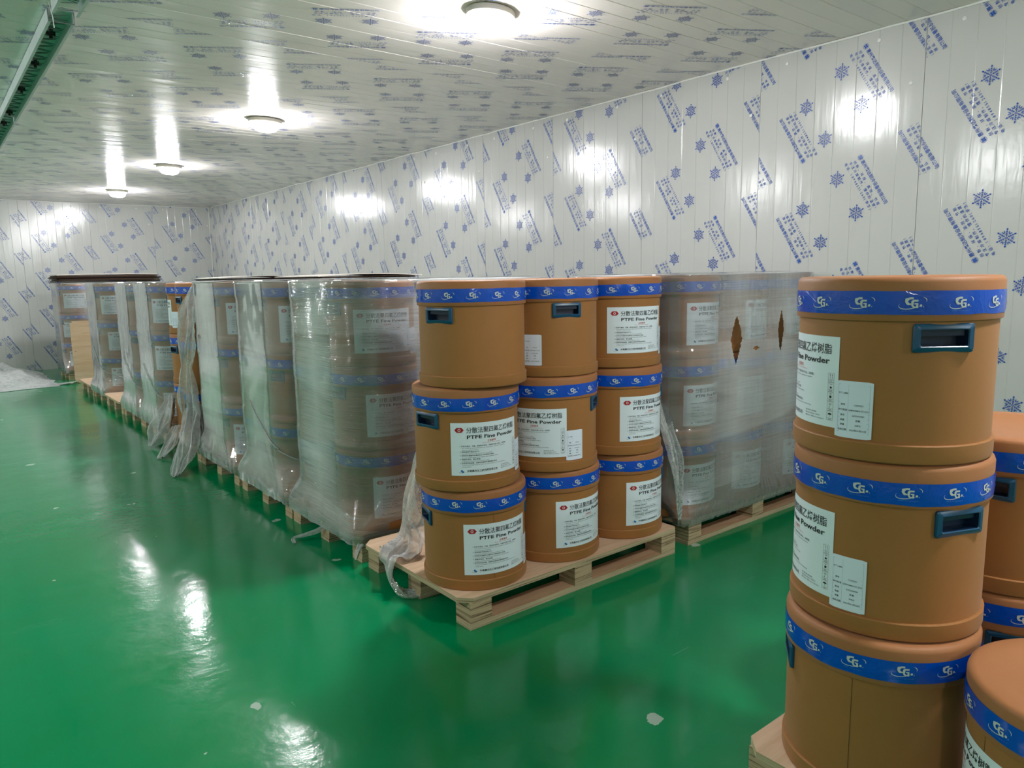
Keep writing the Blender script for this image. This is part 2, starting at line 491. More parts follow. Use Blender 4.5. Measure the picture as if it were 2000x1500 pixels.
# ---- the film print: one block (company line, slogan lines, phone line, two snowflakes)
def snowflake(P, cx, cy, rot):
    for k in range(6):
        a = R_(60*k)+rot; c, s = math.cos(a), math.sin(a)
        pt = lambda r, t: (cx+r*c-t*s, cy+r*s+t*c)
        P.line(*pt(0.002,0), *pt(0.036,0), 0.0024)
        P.disc(*pt(0.0405,0), 0.0042, n=8)
        P.line(*pt(0.041,0), *pt(0.0475,0), 0.0014)
        for sg in (-1, 1):
            P.line(*pt(0.010,0), *pt(0.0165,sg*0.0062), 0.0019)
            P.line(*pt(0.018,0), *pt(0.0245,sg*0.0062), 0.0019)
            P.line(*pt(0.027,0), *pt(0.0325,sg*0.005), 0.0019)
            # leaf
            q = [pt(0.0165,sg*0.0105),pt(0.0215,sg*0.0085),pt(0.0285,sg*0.0088),pt(0.0335,sg*0.0125),pt(0.029,sg*0.0128),pt(0.022,sg*0.0122)]
            P.poly(q)
def make_block(res):
    P = Print()
    P.ring(0, 0, 0.0148, 0.0148, 0.0013, 20)
    for sx in (-1, 1):
        for sy in (-1, 1): P.rect(sx*0.0048-0.0042, sy*0.0048-0.0042, sx*0.0048+0.0042, sy*0.0048+0.0042)
    P.text('惠州鑫达制冷设备有限公司', 0.0205, 0.0, 0.0232, width=0.276, bold=0.007, sy=1.06, res=res)
    def spaced(s, x0, step, y, size):
        x = x0
        for ch, dx in s:
            if ch != ' ': P.text(ch, x, y, size, bold=0.004, res=res)
            x += dx*step
    spaced([(c, 1) for c in '创新'] + [('、',1)] + [(c,1) for c in '环保'] + [('、',1)] + [(c,1) for c in '高效'] + [('、',1)] + [(c,1) for c in '节能'], -0.004, 0.0268, -0.036, 0.0185)
    spaced([(c, 1) for c in '专注冷库制作，懂你的温度！'], -0.012, 0.0245, -0.0585, 0.0185)
    spaced([('电',1),('话',1),('：',1)] + [(c,0.62) for c in '18948551260('] + [('李',1),('生',1),(')',1)], -0.022, 0.0236, -0.083, 0.0185)
    snowflake(P, 0.0227, -0.162, 0.45); snowflake(P, 0.248, -0.158, 0.45)
    return P.arrays()
BLK = make_block(2); BLK_LO = make_block(1)
E1 = R_(-59.4); LAT = (0.691, -0.174); PER = 0.572
def film_print(name, vn, h, low=False, deep=False):
    """print of one panel: u in [0,PW], v in [0,h]; vn = height of a company-line circle"""
    bv, bt = BLK_LO if low else BLK
    VV = []; TT = []; c = 0
    for i in (-2,-1,0,1,2):
        for j in range(-40, 41):
            for kind in (0, 1):
                ou, ov = (0.631, vn) if kind == 0 else (0.292, vn+0.025)
                cu = ou + i*LAT[0]; cv = ov + i*LAT[1] + j*PER
                if cv < -0.4 or cv > h+0.4 or cu < -0.45 or cu > PW+0.45: continue
                p = xf(bv, E1 + (PI if kind else 0), cu, cv); t = bt
                if p[:,0].min() > PW or p[:,0].max() < 0 or p[:,1].min() > h or p[:,1].max() < 0: continue
                for ax, lm, less in ((0,0.003,False),(0,PW-0.003,True),(1,0.004,False),(1,h-0.006,True)):
                    if len(t) and ((p[:,ax].max() > lm) if less else (p[:,ax].min() < lm)):
                        p, t = clip_tris(p, t, ax, lm, less)
                if len(t) == 0: continue
                VV.append(p); TT.append(t+c); c += len(p)
    p = np.concatenate(VV); t = np.concatenate(TT)
    v3 = np.stack([p[:,0], np.full(len(p), -0.0022), p[:,1]], 1)
    return fast_mesh(name, v3, t, M_PRINT)

WALL_H = ZC
PANELS = [panel_mesh('panel', WALL_H, M_WALL, s) for s in range(4)]
pr_cache = {}
def wall_print(phase, low):
    ph = round((phase % PER)/0.036)*0.036 if low else round(phase % PER, 3)
    k = (ph, low)
    if k not in pr_cache: pr_cache[k] = film_print('panel_print', 2.256+ph-4*PER, WALL_H, low)
    return pr_cache[k]
rv, rf = lathe([(0.001,-0.003),(0.008,-0.0028),(0.011,-0.0012),(0.0115,0.002)], 14)
ME_RIVET = mesh('rivet_cap', [(x, z, y) for x, y, z in rv], rf, M_RIVET, True, 60)

def wall(name, n, origin, rot, phases, low_from):
    root = struct(name, None)
    for k in range(n):
        loc = origin(k)
        p = obj('panel', PANELS[k % 4], root, loc, rot)
        ph = phases.get(k)
        if ph is not None:
            q = obj('panel_print', wall_print(ph, k >= low_from), p)
        for (u, z) in ((0.17, WALL_H-0.06), (0.70, WALL_H-0.06), (0.875, WALL_H-0.31)) if k < 7 else ():
            obj('rivet_cap', ME_RIVET, p, (u, -0.001, z))
    return root
ph_right = {0: 0.236, 1: 0.256, 2: 0.0, 3: 0.547, 4: 0.169, 5: 0.388, 6: 0.335, 7: 0.272, 8: 0.409, 9: 0.211, 10: 0.467, 11: 0.184, 12: 0.137}
ph_right[13] = 0.3
# right wall: panel k lies between seams k-1 and k, counted from near to far
wr = wall('wall_right', 14, lambda k: (XW, RS0+k*PW, 0), (0,0,-PI/2), ph_right, 4)
for k in (-1,-2,-3,-4,-5): obj('panel', PANELS[k % 4], wr, (XW, RS0+k*PW, 0), (0,0,-PI/2))
ph_far = {2: 0.297, 3: 0.12, 4: 0.107, 5: 0.002, 6: 0.3}
wall('wall_far', 8, lambda k: (FS0+(3-k)*PW, YF, 0), (0,0,0), ph_far, 0)
mb = MB(); mb.box((XL-0.06, YB, 0), (XL, YF, ZC)); struct('wall_left', mb.mesh('wall_left', M_WALL))
mb = MB(); mb.box((XL, YB-0.06, 0), (XW, YB, ZC)); struct('wall_back', mb.mesh('wall_back', M_WALL))

CL = XW-XL
CPAN = [panel_mesh('ceiling_panel', CL, M_CEIL, 20+s) for s in range(4)]
ceil = struct('ceiling', None)
crot = Matrix(((0,0,1,0),(1,0,0,0),(0,1,0,0),(0,0,0,1)))
cph = {-1: 2.801, 0: 3.272, 1: 2.95, 2: 3.11, 3: 2.80, 4: 3.27, 5: 2.95, 6: 3.11, 7: 2.80, 8: 3.27, 9: 2.95, 10: 3.11, 11: 2.8}
cpr = {}
for k in range(-8, 12):
    y0 = CS0 + k*PW
    if y0 > YF: continue
    p = obj('ceiling_panel', CPAN[k % 4], ceil); p.matrix_local = Matrix.Translation((XL, y0, ZC)) @ crot
    if k in cph:
        if cph[k] not in cpr: cpr[cph[k]] = film_print('ceiling_print', cph[k]-XL, CL, True)
        obj('ceiling_print', cpr[cph[k]], p)
# sealant beads where walls meet ceiling
rnd = random.Random(3)
mb = MB(); mb.tube([(XW-0.003+rnd.uniform(-.001,.002), y, ZC-0.005+rnd.uniform(-.004,.002)) for y in np.arange(-0.5, YF, 0.22)], 0.0055, 6)
struct('trim_1', mb.mesh('sealant_bead', M_TRIM, True))
mb = MB(); mb.tube([(x, YF-0.004, ZC-0.005+rnd.uniform(-.002,.002)) for x in np.arange(XL, XW, 0.3)] + [(XW, YF-0.004, ZC-0.005)], 0.0045, 6)
struct('trim_2', mb.mesh('sealant_bead', M_TRIM, True))
mb = MB(); mb.tube([(XW-0.004, YF-0.004, z) for z in (0, 0.8, 1.6, ZC)], 0.0045, 6)
struct('trim_3', mb.mesh('sealant_bead', M_TRIM, True))

# ----------------------------------------------------------------- pallets
P_H = 0.128                                 # pallet height
PX, PY = 1.25, 0.83
def deck_mesh():
    c = 0.045; z0, z1 = 0.108, P_H
    ring = [(c,0),(PX-c*0.4,0),(PX,c*0.4),(PX,PY-c),(PX-c,PY),(c,PY),(0,PY-c),(0,c)]
    mb = MB(); n = len(ring)
    mb.add([(x,y,z1) for x,y in ring], [tuple(range(n))], 0)
    mb.add([(x,y,z0) for x,y in ring], [tuple(range(n))[::-1]], 0)
    for i in range(n):
        a, b = ring[i], ring[(i+1) % n]
        mb.add([(*a,z0),(*b,z0),(*b,z1),(*a,z1)], [(0,1,2,3)], 1)
    return mb.mesh('deck', [M_PLY, M_EDGE])
def block_mesh():
    mb = MB(); mb.box((0,0,0), (0.10,0.10,0.084)); return mb.mesh('block', [M_BLOCK])
def runner_mesh():
    mb = MB()
    x0, x1, y1, z1 = 0.03, PX-0.012, 0.096, 0.024
    v = [(x0,0,0),(x1,0,0),(x1,y1,0),(x0,y1,0),(x0,0,z1),(x1,0,z1),(x1,y1,z1),(x0,y1,z1)]
    mb.add(v, [(0,3,2,1),(4,5,6,7)], 0)
    mb.add(v, [(0,1,5,4),(1,2,6,5),(2,3,7,6),(3,0,4,7)], 1)
    return mb.mesh('runner', [M_PINE, M_EDGE])
ME_DECK, ME_BLOCK, ME_RUNNER = deck_mesh(), block_mesh(), runner_mesh()
def pallet(label, loc, rot=(0,0,0)):
    t = thing('pallet', label, 'pallet', loc, rot, 'plywood pallets')
    obj('deck', ME_DECK, t)
    for y in (0.004, 0.366, 0.728):
        obj('runner', ME_RUNNER, t, (0, y, 0))
        for x in (0.032, 0.575, PX-0.114): obj('block', ME_BLOCK, t, (x, y-0.002, 0.024))
    return t

# ----------------------------------------------------------------- fibre drums
DH, RB, RL, RT = 0.399, 0.2062, 0.2128, 0.2143
def wrap_xy(v, t, R, mat, name):
    """bend flat print onto a cylinder of radius R: x runs round it, y is height"""
    th = v[:,0]/R
    return fast_mesh(name, np.stack([R*np.cos(th), R*np.sin(th), v[:,1]], 1), t, mat)
def wrap_multi(parts, R, name):
    V = []; T = []; MI = []; c = 0
    for (v, t), i in parts:
        V.append(v); T.append(t+c); MI += [i]*len(t); c += len(v)
    v = np.concatenate(V); th = v[:,0]/R
    return np.stack([R*np.cos(th), R*np.sin(th), v[:,1]], 1), np.concatenate(T), MI
def multi_mesh(name, parts, R, mats):
    v, t, mi = wrap_multi(parts, R, name)
    me = fast_mesh(name, v, t, None)
    for q in mats: me.materials.append(q)
    me.polygons.foreach_set('material_index', np.array(mi, np.int32))
    return me

NB = 72
bz = [0.0, 0.06, 0.15, 0.244, 0.2955, 0.33]
def body_hole(k, i):
    a = ((k+0.5)*360/NB + 180) % 360 - 180
    return i == 3 and (abs(a) < 15 or abs(a) > 165)
v, f = lathe([(RB, z) for z in bz], NB, body_hole)
ME_BODY = mesh('body', v, f, M_FIBRE, True, 60)
v, f = lathe([(0.001,0.006),(0.198,0.006),(0.206,0.0),(0.2105,0.003),(0.2122,0.010),(0.2122,0.0405),(0.2105,0.0425),(RB-0.001,0.0428)], NB)
ME_RIM = mesh('base_rim', v, f, M_FIBRE, True, 40)
v, f = lathe([(RB,0.305),(RL-0.001,0.305),(RL,0.307),(RL,0.385),(RL-0.0025,0.392),(RL-0.009,0.3965),(0.196,0.397),(0.160,0.3965),(0.150,0.3925),(0.001,0.392)], NB)
ME_LID = mesh('lid', v, f, M_FLID, True, 50)
# a seam runs down the body
mb = MB(); mb.add([(RB+0.0004, -0.0006, 0.043),(RB+0.0004, 0.0006, 0.043),(RB+0.0004, 0.0006, 0.305),(RB+0.0004, -0.0006, 0.305)], [(0,1,2,3)])
ME_SEAM = mb.mesh('seam', Mat('seam_dark', lin(84, 58, 30), 0.8).m)

def tape_mesh(seed, tilt):
    rnd = random.Random(seed); n = 96; v = []; f = []; rows = 5
    for k in range(n+1):
        a = 2*PI*k/n
        zt = 0.366 + tilt*math.sin(a+seed) + 0.0012*mnoise.noise(Vector((a*3, seed, 0)))
        zb = 0.317 + tilt*math.sin(a+seed) + 0.0025*mnoise.noise(Vector((a*4, seed, 5)))
        for r in range(rows):
            q = r/(rows-1)
            d = 0.0009*abs(mnoise.noise(Vector((a*7, q*2.5, seed*2.3)))) + (0.0006 if 0 < r < rows-1 else 0)
            v.append(((RL+0.0006+d)*math.cos(a), (RL+0.0006+d)*math.sin(a), zb+(zt-zb)*q))
    for k in range(n):
        for r in range(rows-1): f.append((k*rows+r, (k+1)*rows+r, (k+1)*rows+r+1, k*rows+r+1))
    return mesh('tape', v, f, M_TAPE, True, 180)
ME_TAPES = [tape_mesh(1, 0.0015), tape_mesh(2, 0.004), tape_mesh(3, 0.0025)]
def tape_logo(P, Q, x, y):
    # heavy C and G letters with an orbit swoosh
    s = 0.001
    def poly(pts): P.poly([(x+a*s, y+b*s) for a, b in pts])
    poly([(-13,8.5),(-4,11),(2,11),(2,6.8),(-5,6.8)]); poly([(-13,8.5),(-5,6.8),(-8.5,2),(-13.5,2)])
    poly([(-13.5,2),(-8.5,2),(-5,-1.5),(-11,-3)]); poly([(-11,-3),(-5,-1.5),(-1.5,-1.5),(-2.5,-4.5),(-8,-5)])
    poly([(-2,3.2),(2,6),(11,6),(11,2.2),(3,2.2)]); poly([(-2,3.2),(3,2.2),(2,-5),(-2,-5)])
    poly([(-2,-5),(2,-5),(4,-8),(0,-9)]); poly([(0,-9),(4,-8),(11,-8),(11,-11),(3,-11)])
    poly([(7.2,-8),(11,-8),(11,-1),(7.2,-1)]); poly([(4,-1),(4,-3.6),(7.2,-3.6),(7.2,-1)])
    P.disc(x+16*s, y-6*s, 2.6*s, n=10); P.disc(x+21*s, y-8.5*s, 0.9*s, n=6)
    P.ring(x+1*s, y-1*s, 27*s, 11*s, 1.7*s, 20, 150, 300, 16, True)
    P.ring(x+1*s, y-1*s, 27*s, 11*s, 1.7*s, 10, -25, 40, 16, True)
    Q.text('www.chenguang.cn', x-20*s, y-16.5*s, 0.0052, width=0.04, res=1)
P = Print(); Q = Print()
for k in range(14): tape_logo(P, Q, (k-6.5)*2*PI*RT/14.0, 0.3435)
ME_LOGOS = multi_mesh('tape_print', [(P.arrays(), 0), (Q.arrays(), 1)], RL+0.0024, [M_LOGO, M_LOGO2])

def curved_card(name, W, y0, y1, R, mat, r=0.0):
    n = max(8, int(W/0.012)); v = []; f = []
    for k in range(n+1):
        x = -W/2+W*k/n; a = x/R
        cut = r if k in (0, n) else 0
        for z in (y0+cut, y1-cut): v.append((R*math.cos(a), R*math.sin(a), z))
    for k in range(n): f.append((2*k, 2*k+2, 2*k+3, 2*k+1))
    return mesh(name, v, f, mat, True, 180)
LW, LH, LZ = 0.297, 0.203, 0.064
ME_LABEL = curved_card('label', LW, LZ, LZ+LH, RB+0.0009, M_PAPER)
def label_print():
    K = Print(); Rd = Print(); Pk = Print(); Bl = Print(); Wh = Print()
    X = lambda x: x-LW/2
    Y = lambda y: y+LZ
    # red hexagon mark with a ring
    Rd.poly([(X(0.015),Y(0.176)),(X(0.024),Y(0.1665)),(X(0.042),Y(0.1665)),(X(0.051),Y(0.176)),(X(0.042),Y(0.1855)),(X(0.024),Y(0.1855))])
    Wh.ring(X(0.033), Y(0.176), 0.0055, 0.0055, 0.0018, 18); 
    Pk.text('TM', X(0.0535), Y(0.186), 0.003, res=1)
    K.text('分散法聚四氟乙烯树脂', X(0.060), Y(0.175), 0.0218, width=0.218, bold=0.006, sy=1.12)
    K.text('PTFE Fine Powder', X(0.062), Y(0.1495), 0.019, width=0.212, bold=0.022, sy=0.98)
    Pk.text('注意事项', X(0.160), Y(0.1315), 0.0092, width=0.036, bold=0.006, align='C')
    Pk.text('Please Note These Matters', X(0.160), Y(0.124), 0.0042, width=0.076, align='C', res=1)
    rows = [('1. 贮存于清洁、干燥、阴凉的环境中，开盖时勿混入灰尘、杂物等。', 'C', 0.190), ('Store in clean, dry, and cool place. Keep the product away from contamination by impurities', 'E', 0.178), ('when the container is opened.', 'E', 0.062),
            ('2. 烧结温度不超过400℃。', 'C', 0.074), ('Sintering temperature of the product not to exceed 400.', 'E', 0.118),
            ('3. 切勿在不具备充分通风的工作场所加工本品。', 'C', 0.132), ('Do not process the products in any workplace without sufficient ventilation.', 'E', 0.146),
            ('4. 接触本品时，禁止吸烟。', 'C', 0.078), ('Smoking is prohibited when handling the product.', 'E', 0.106),
            ('5. 按非危险品运输，运输时应避免受潮和剧烈振动。', 'C', 0.146), ('Transport as non-hazardous goods. Moisture and violent vibration should be avoided during', 'E', 0.178), ('transportation.', 'E', 0.034)]
    y = 0.114
    for s, k, wd in rows:
        if k == 'C': K.text(s, X(0.034), Y(y), 0.0062, width=wd*1.02, bold=0.004, res=1)
        else: K.text(s, X(0.042), Y(y), 0.0044, width=wd, res=1)
        y -= 0.0072
    # maker's mark and line
    Bl.disc(X(0.040), Y(0.0185), 0.0042, n=10); Bl.disc(X(0.0445), Y(0.0150), 0.0036, n=10)
    K.ring(X(0.042), Y(0.0165), 0.0125, 0.0045, 0.0009, 18, 150, 330, 18, True)
    K.text('中昊晨光化工研究院有限公司', X(0.060), Y(0.018), 0.0096, width=0.122, bold=0.010)
    K.rect(X(0.060), Y(0.0105), X(0.182), Y(0.0112))
    for i, s in enumerate(('地址 中国 四川 自贡 富顺', '电话 0813-7800621  7800601', '邮编 643201  网址 www.chenguang.cn')):
        K.text(s, X(0.200), Y(0.029-0.0062*i), 0.0042, width=(0.040, 0.052, 0.064)[i], res=1)
    # handling pictograms down the right side
    bx = X(0.272)
    for i in range(5):
        y0 = Y(0.1015-0.0215*i); K.frame(bx, y0, bx+0.0155, y0+0.0205, 0.0004); K.rect(bx, y0+0.0046, bx+0.0155, y0+0.005)
        cx, cy = bx+0.0078, y0+0.0125
        K.text(('向上','防晒','堆码','怕热','怕雨')[i], cx, y0+0.0024, 0.0036, align='C', res=1)
        if i == 0:
            for s in (-1, 1):
                K.line(cx+s*0.0028, cy-0.005, cx+s*0.0028, cy+0.003, 0.0005); K.disc(cx+s*0.0028, cy+0.004, 0.0011, n=6)
            K.line(cx-0.004, cy-0.0055, cx+0.004, cy-0.0055, 0.0004)
        elif i in (1, 2):
            K.rect(cx-0.0026, cy-0.005, cx+0.0026, cy+(0.0006 if i == 2 else -0.001)); K.disc(cx, cy+0.0035, 0.001, n=6)
            K.line(cx-0.004, cy+0.005, cx+0.004, cy+0.005, 0.0005)
        elif i == 3:
            K.disc(cx, cy+0.0025, 0.0014, n=8); K.disc(cx-0.0015, cy-0.004, 0.0012, n=6)
            for q in range(7): K.line(cx+0.0024*math.cos(q*0.9), cy+0.0025+0.0024*math.sin(q*0.9), cx+0.0048*math.cos(q*0.9), cy+0.0025+0.0044*math.sin(q*0.9), 0.0004)
        else:
            K.poly([(cx+0.005*math.cos(R_(a)), cy+0.0042*math.sin(R_(a))) for a in range(0, 181, 20)]); K.line(cx, cy, cx, cy-0.0055, 0.0006)
    return multi_mesh('label_print', [(Rd.arrays(),1),(Wh.arrays(),4),(K.arrays(),0),(Pk.arrays(),2),(Bl.arrays(),3)], RB+0.0016, [M_INK, M_RED, M_PINK, M_BLUE, M_PAPER])
ME_LPRINT = label_print()
TW, TH, TZ = 0.080, 0.126, 0.047
ME_TAG = curved_card('tag', TW, TZ, TZ+TH, RB+0.0018, M_PAPER2, 0.002)
def tag_print():
    K = Print(); L = Print()
    x0, x1 = -TW/2+0.006, TW/2-0.006
    L.frame(x0, TZ+0.012, x1, TZ+TH-0.008, 0.0004)
    ys = [0.012, 0.024, 0.0345, 0.045, 0.0555, 0.0685, 0.079]
    xm = x0+0.0225
    for y in ys[1:]: L.rect(x0, TZ+y, x1, TZ+y+0.0004)
    L.rect(xm, TZ+0.012, xm+0.0003, TZ+TH-0.008)
    lab = ['包装日期', '净重', '品级', '批号', '执行标准', '牌号']
    val = ['2026年01月30日', '20KG', '合格', '2672060080', 'Q/45090448.8-171-2023', 'CGF2021']
    for i in range(6):
        y = TZ+(ys[i]+ys[i+1])/2
        K.text(lab[i], (x0+xm)/2, y, 0.0050, align='C', bold=0.006, res=1)
        K.text(val[i], (xm+x1)/2, y, 0.0052, align='C', bold=0.004, width=0.042 if i == 4 else None, res=1)
    K.text('生产二维码', (x0+xm)/2, TZ+0.099, 0.0042, align='C', bold=0.006, res=1)
    return multi_mesh('tag_print', [(K.arrays(),0),(L.arrays(),1)], RB+0.0024, [M_INK, M_RULE])
ME_TPRINT = tag_print()

def handle_mesh():
    """recessed grip: raised rounded frame, pocket behind it; flat coords (x along arc, z up, n outwards)"""
    def rr(w, h, r, n=4):
        pts = []
        for cx, cz, a0 in ((w/2-r, h/2-r, 0), (-w/2+r, h/2-r, 90), (-w/2+r, -h/2+r, 180), (w/2-r, -h/2+r, 270)):
            for i in range(n+1):
                a = R_(a0+90*i/n); pts.append((cx+r*math.cos(a), cz+r*math.sin(a)))
        return pts
    loops = [(0.125,0.060,0.006,-0.002),(0.125,0.060,0.006,0.0055),(0.120,0.055,0.005,0.0078),(0.100,0.038,0.004,0.0078),(0.096,0.034,0.004,0.0055),(0.094,0.033,0.004,-0.024)]
    zc = 0.2702; v = []; f = []; mi = []
    for (w_, h_, r_, n_) in loops:
        for x, z in rr(w_, h_, r_):
            a = x/RB; v.append(((RB+n_)*math.cos(a), (RB+n_)*math.sin(a), zc+z))
    n = 20
    for i in range(len(loops)-1):
        for k in range(n):
            f.append((i*n+k, i*n+(k+1)%n, (i+1)*n+(k+1)%n, (i+1)*n+k)); mi.append(1 if i == len(loops)-2 else 0)
    f.append(tuple((len(loops)-1)*n+k for k in range(n))); mi.append(1)
    # the grip lip hanging behind the upper edge of the opening
    o = len(v)
    for z in (0.017, 0.004):
        for nn in (-0.003, -0.010):
            for x in (-0.046, 0.046):
                a = x/RB; v.append(((RB+nn)*math.cos(a), (RB+nn)*math.sin(a), zc+z))
    f += [(o+0,o+1,o+5,o+4),(o+4,o+5,o+7,o+6),(o+2,o+6,o+7,o+3)]; mi += [1,1,1]
    me = mesh('handle', v, f, [M_HANDLE, M_POCKET], True, 40)
    for p, i in zip(me.polygons, mi): p.material_index = i
    return me
ME_HANDLE = handle_mesh()

_dc = [0]
def drum(label, x, y, z, la, ha, group, tag_on=True, tilt=0.0):
    """la / ha: bearing of label centre and of one handle, degrees to the right of the line towards the viewer's side"""
    _dc[0] += 1; i = _dc[0]
    base = math.atan2(-y, -x)
    d = thing('fibre_drum', label, 'drum', (x, y, z), (tilt*math.cos(i), tilt*math.sin(i*1.7), 0), group)
    hz = base + R_(ha)
    b = obj('body', ME_BODY, d, rot=(0,0,hz)); obj('seam', ME_SEAM, b, rot=(0,0,R_(55+37*i)))
    obj('base_rim', ME_RIM, d); obj('lid', ME_LID, d)
    tp = obj('tape', ME_TAPES[i % 3], d, rot=(0,0,1.3*i), loc=(0,0,0.004*math.sin(i*2.1)))
    tag(obj('tape_print', ME_LOGOS, tp), kind='stuff')
    for a in (0, PI): obj('handle', ME_HANDLE, d, rot=(0,0,hz+a))
    lb = obj('label', ME_LABEL, d, rot=(0,0,base+R_(la))); obj('label_print', ME_LPRINT, lb)
    if tag_on:
        tg = obj('tag', ME_TAG, d, rot=(0,0,base+R_(la)+(LW/2+TW/2-0.004)/RB)); obj('tag_print', ME_TPRINT, tg)
    return d
Z = [P_H, P_H+DH, P_H+2*DH]
LV = ['bottom', 'middle', 'top']

# front half-empty pallet: three bare stacks
pallet('half-empty plywood pallet carrying the bare drum stacks in front of the wrapped row', (1.478, 2.175, 0))
G1 = 'bare drums on the front pallet'
drum('bottom drum of the left bare stack on the front pallet, label facing forward', 1.690, 2.392, Z[0], 29, -71, G1)
drum('middle drum of the left bare stack, label and dark handle both showing', 1.668, 2.400, Z[1], 24, -48, G1)
drum('top drum of the left bare stack, only a handle showing, no label', 1.688, 2.372, Z[2], 150, -37, G1)
drum('bottom drum of the middle bare stack on the front pallet', 2.117, 2.395, Z[0], 46, -60, G1)
drum('middle drum of the middle bare stack, label partly hidden at its left', 2.100, 2.390, Z[1], -20, 76, G1)
drum('top drum of the middle bare stack, handle at upper right, tag at left', 2.104, 2.390, Z[2], -70, 22, G1)
drum('bottom drum of the right bare stack on the front pallet', 2.545, 2.395, Z[0], 52, -80, G1)
drum('middle drum of the right bare stack on the front pallet', 2.525, 2.390, Z[1], 46, -75, G1)
drum('top drum of the right bare stack, whole label facing forward', 2.514, 2.390, Z[2], 32, 120, G1)

# right foreground pallet
pallet('plywood pallet corner under the large drums at the right foreground', (1.545, 0.185, 0))
G2 = 'drums of the right foreground pallet'
drum('bottom drum of the tall foreground stack at the right, handle at its left edge', 1.752, 0.777, Z[0], 160, -78, G2)
drum('middle drum of the tall foreground stack at the right', 1.775, 0.785, Z[1], -71, 44, G2)
drum('top drum of the tall foreground stack, large blue handle at upper right', 1.770, 0.790, Z[2], -71, 27, G2)
drum('lower drum of the shaded two-high stack behind the foreground stack', 2.235, 0.670, Z[0], 150, 10, G2)
drum('upper drum of the two-high stack, plain lid showing, right of foreground stack', 2.235, 0.675, Z[1], 160, -13, G2)
drum('single low drum in the bottom right corner, ringed lid seen from above', 1.705, 0.340, Z[0], -78, 60, G2)

# the wrapped row: (near-left stack centre, who, list of (label, handle) bearings bottom..top)
ROW = [
 (1.720, 3.262, 'first wrapped pallet behind the bare stacks', [(33,-95),(29,-58),(17,-60)], (3.062, 0)),
 (1.720, 4.120, 'second wrapped pallet of the row', [(25,-77),(120,-50),(6,-82)], (3.905, 0)),
 (1.720, 5.000, 'third wrapped pallet of the row', [(-2,-70),(17,-66),(0,-75)], (4.788, 0)),
 (1.720, 6.845, 'wrapped pallet just beyond the torn film', [(-5,100),(-20,100),(-18,100)], (6.62, 0)),
 (1.720, 7.655, 'wrapped pallet before the nearer empty one', [(5,110),(5,120),(-1,120)], (7.441, 0)),
 (1.720, 9.285, 'wrapped pallet between two empty ones', [(8,110),(8,-75),(-7,110)], (9.074, 0)),
 (1.700, 11.985, 'last wrapped pallet by the far wall', [(4,110),(-17,110),(0,110)], (11.765, 0)),
]
for (x, y, who, br, (py, _)) in ROW:
    pallet('plywood pallet under the drums of the ' + who, (1.478, py, 0))
    g = 'drums inside the ' + who
    for s, (dx, dy) in (('front corner', (0, 0)), ('rear corner', (0.0, 0.425))):
        for k in range(3):
            la, ha = br[k] if dy == 0 else (100+30*k, -60+17*k)
            drum('%s drum in the %s stack of the %s' % (LV[k], s, who), x+dx+0.0035*math.sin(3*k+y), y+dy+0.0035*math.cos(2*k+y), Z[k], la, ha, g, tilt=0.0)

# pallet with the torn, hanging film: drums stand bare
pallet('plywood pallet with torn hanging film and bare drums in the row', (1.478, 5.622, 0))
g = 'drums of the pallet with torn film'
for k, (la, ha) in enumerate([(30, 120), (140, -78), (100, -70)]):
    drum('%s drum of the nearer stack behind the torn hanging film' % LV[k], 1.702, 5.870, Z[k], la, ha, g)
for k, (la, ha) in enumerate([(150, 60), (150, -66), (-101, 70)]):
    drum('%s bare drum of the farther stack beside the torn film' % LV[k], 1.742, 6.300, Z[k], la, ha, g)

# second column against the right wall
pallet('plywood pallet under the wrapped drums next to the right wall', (2.81, 2.195, 0))
g = 'drums wrapped next to the right wall'
for i, x in enumerate((2.985, 3.405, 3.825)):
    for k in range(3):
        la = [[50, 52, 55], [56, 60, 68], [70, 70, 66]][i][k]
        drum('%s drum in the %s stack of the wrapped pallet by the right wall' % (LV[k], ('left', 'middle', 'right')[i]), x, 2.412+0.004*math.sin(5*k+i), Z[k], la, -75+20*i, g)

# empty pallets and the upright one
pallet('empty plywood pallet poking out nearer of the two bare decks', (1.470, 8.262, 0))
pallet('empty plywood pallet poking out farther back beside the upright pallet', (1.468, 9.875, 0))
pallet('plywood pallet standing upright on its edge near the far wall', (1.515, 11.33, 0.002), (R_(90), 0, 0)).location = (1.515, 11.33+0.128, 0.002)

# ----------------------------------------------------------------- stretch film around the loads
def rrect(hx, hy, r, nx, ny, nc):
    """closed loop of (x, y, corner-ness) counter-clockwise from the near-left corner's end on the near side"""
    pts = []
    for (cx, cy, a0, axis) in ((-hx+r, -hy+r, 180, 0), (hx-r, -hy+r, 270, 1), (hx-r, hy-r, 0, 0), (-hx+r, hy-r, 90, 1)):
        for i in range(nc):
            a = R_(a0+90*i/nc); pts.append((cx+r*math.cos(a), cy+r*math.sin(a), 1.0))
        a = R_(a0+90); ex, ey = cx+r*math.cos(a), cy+r*math.sin(a)
        n = nx if axis == 0 else ny
        nxt = {(-1,-1): (hx-r, -hy), (1,-1): (hx, hy-r), (1,1): (-hx+r, hy), (-1,1): (-hx, -hy+r)}[(1 if cx > 0 else -1, 1 if cy > 0 else -1)]
        for i in range(n):
            q = i/n; pts.append((ex+(nxt[0]-ex)*q, ey+(nxt[1]-ey)*q, abs(2*q-1)**4))
    return pts
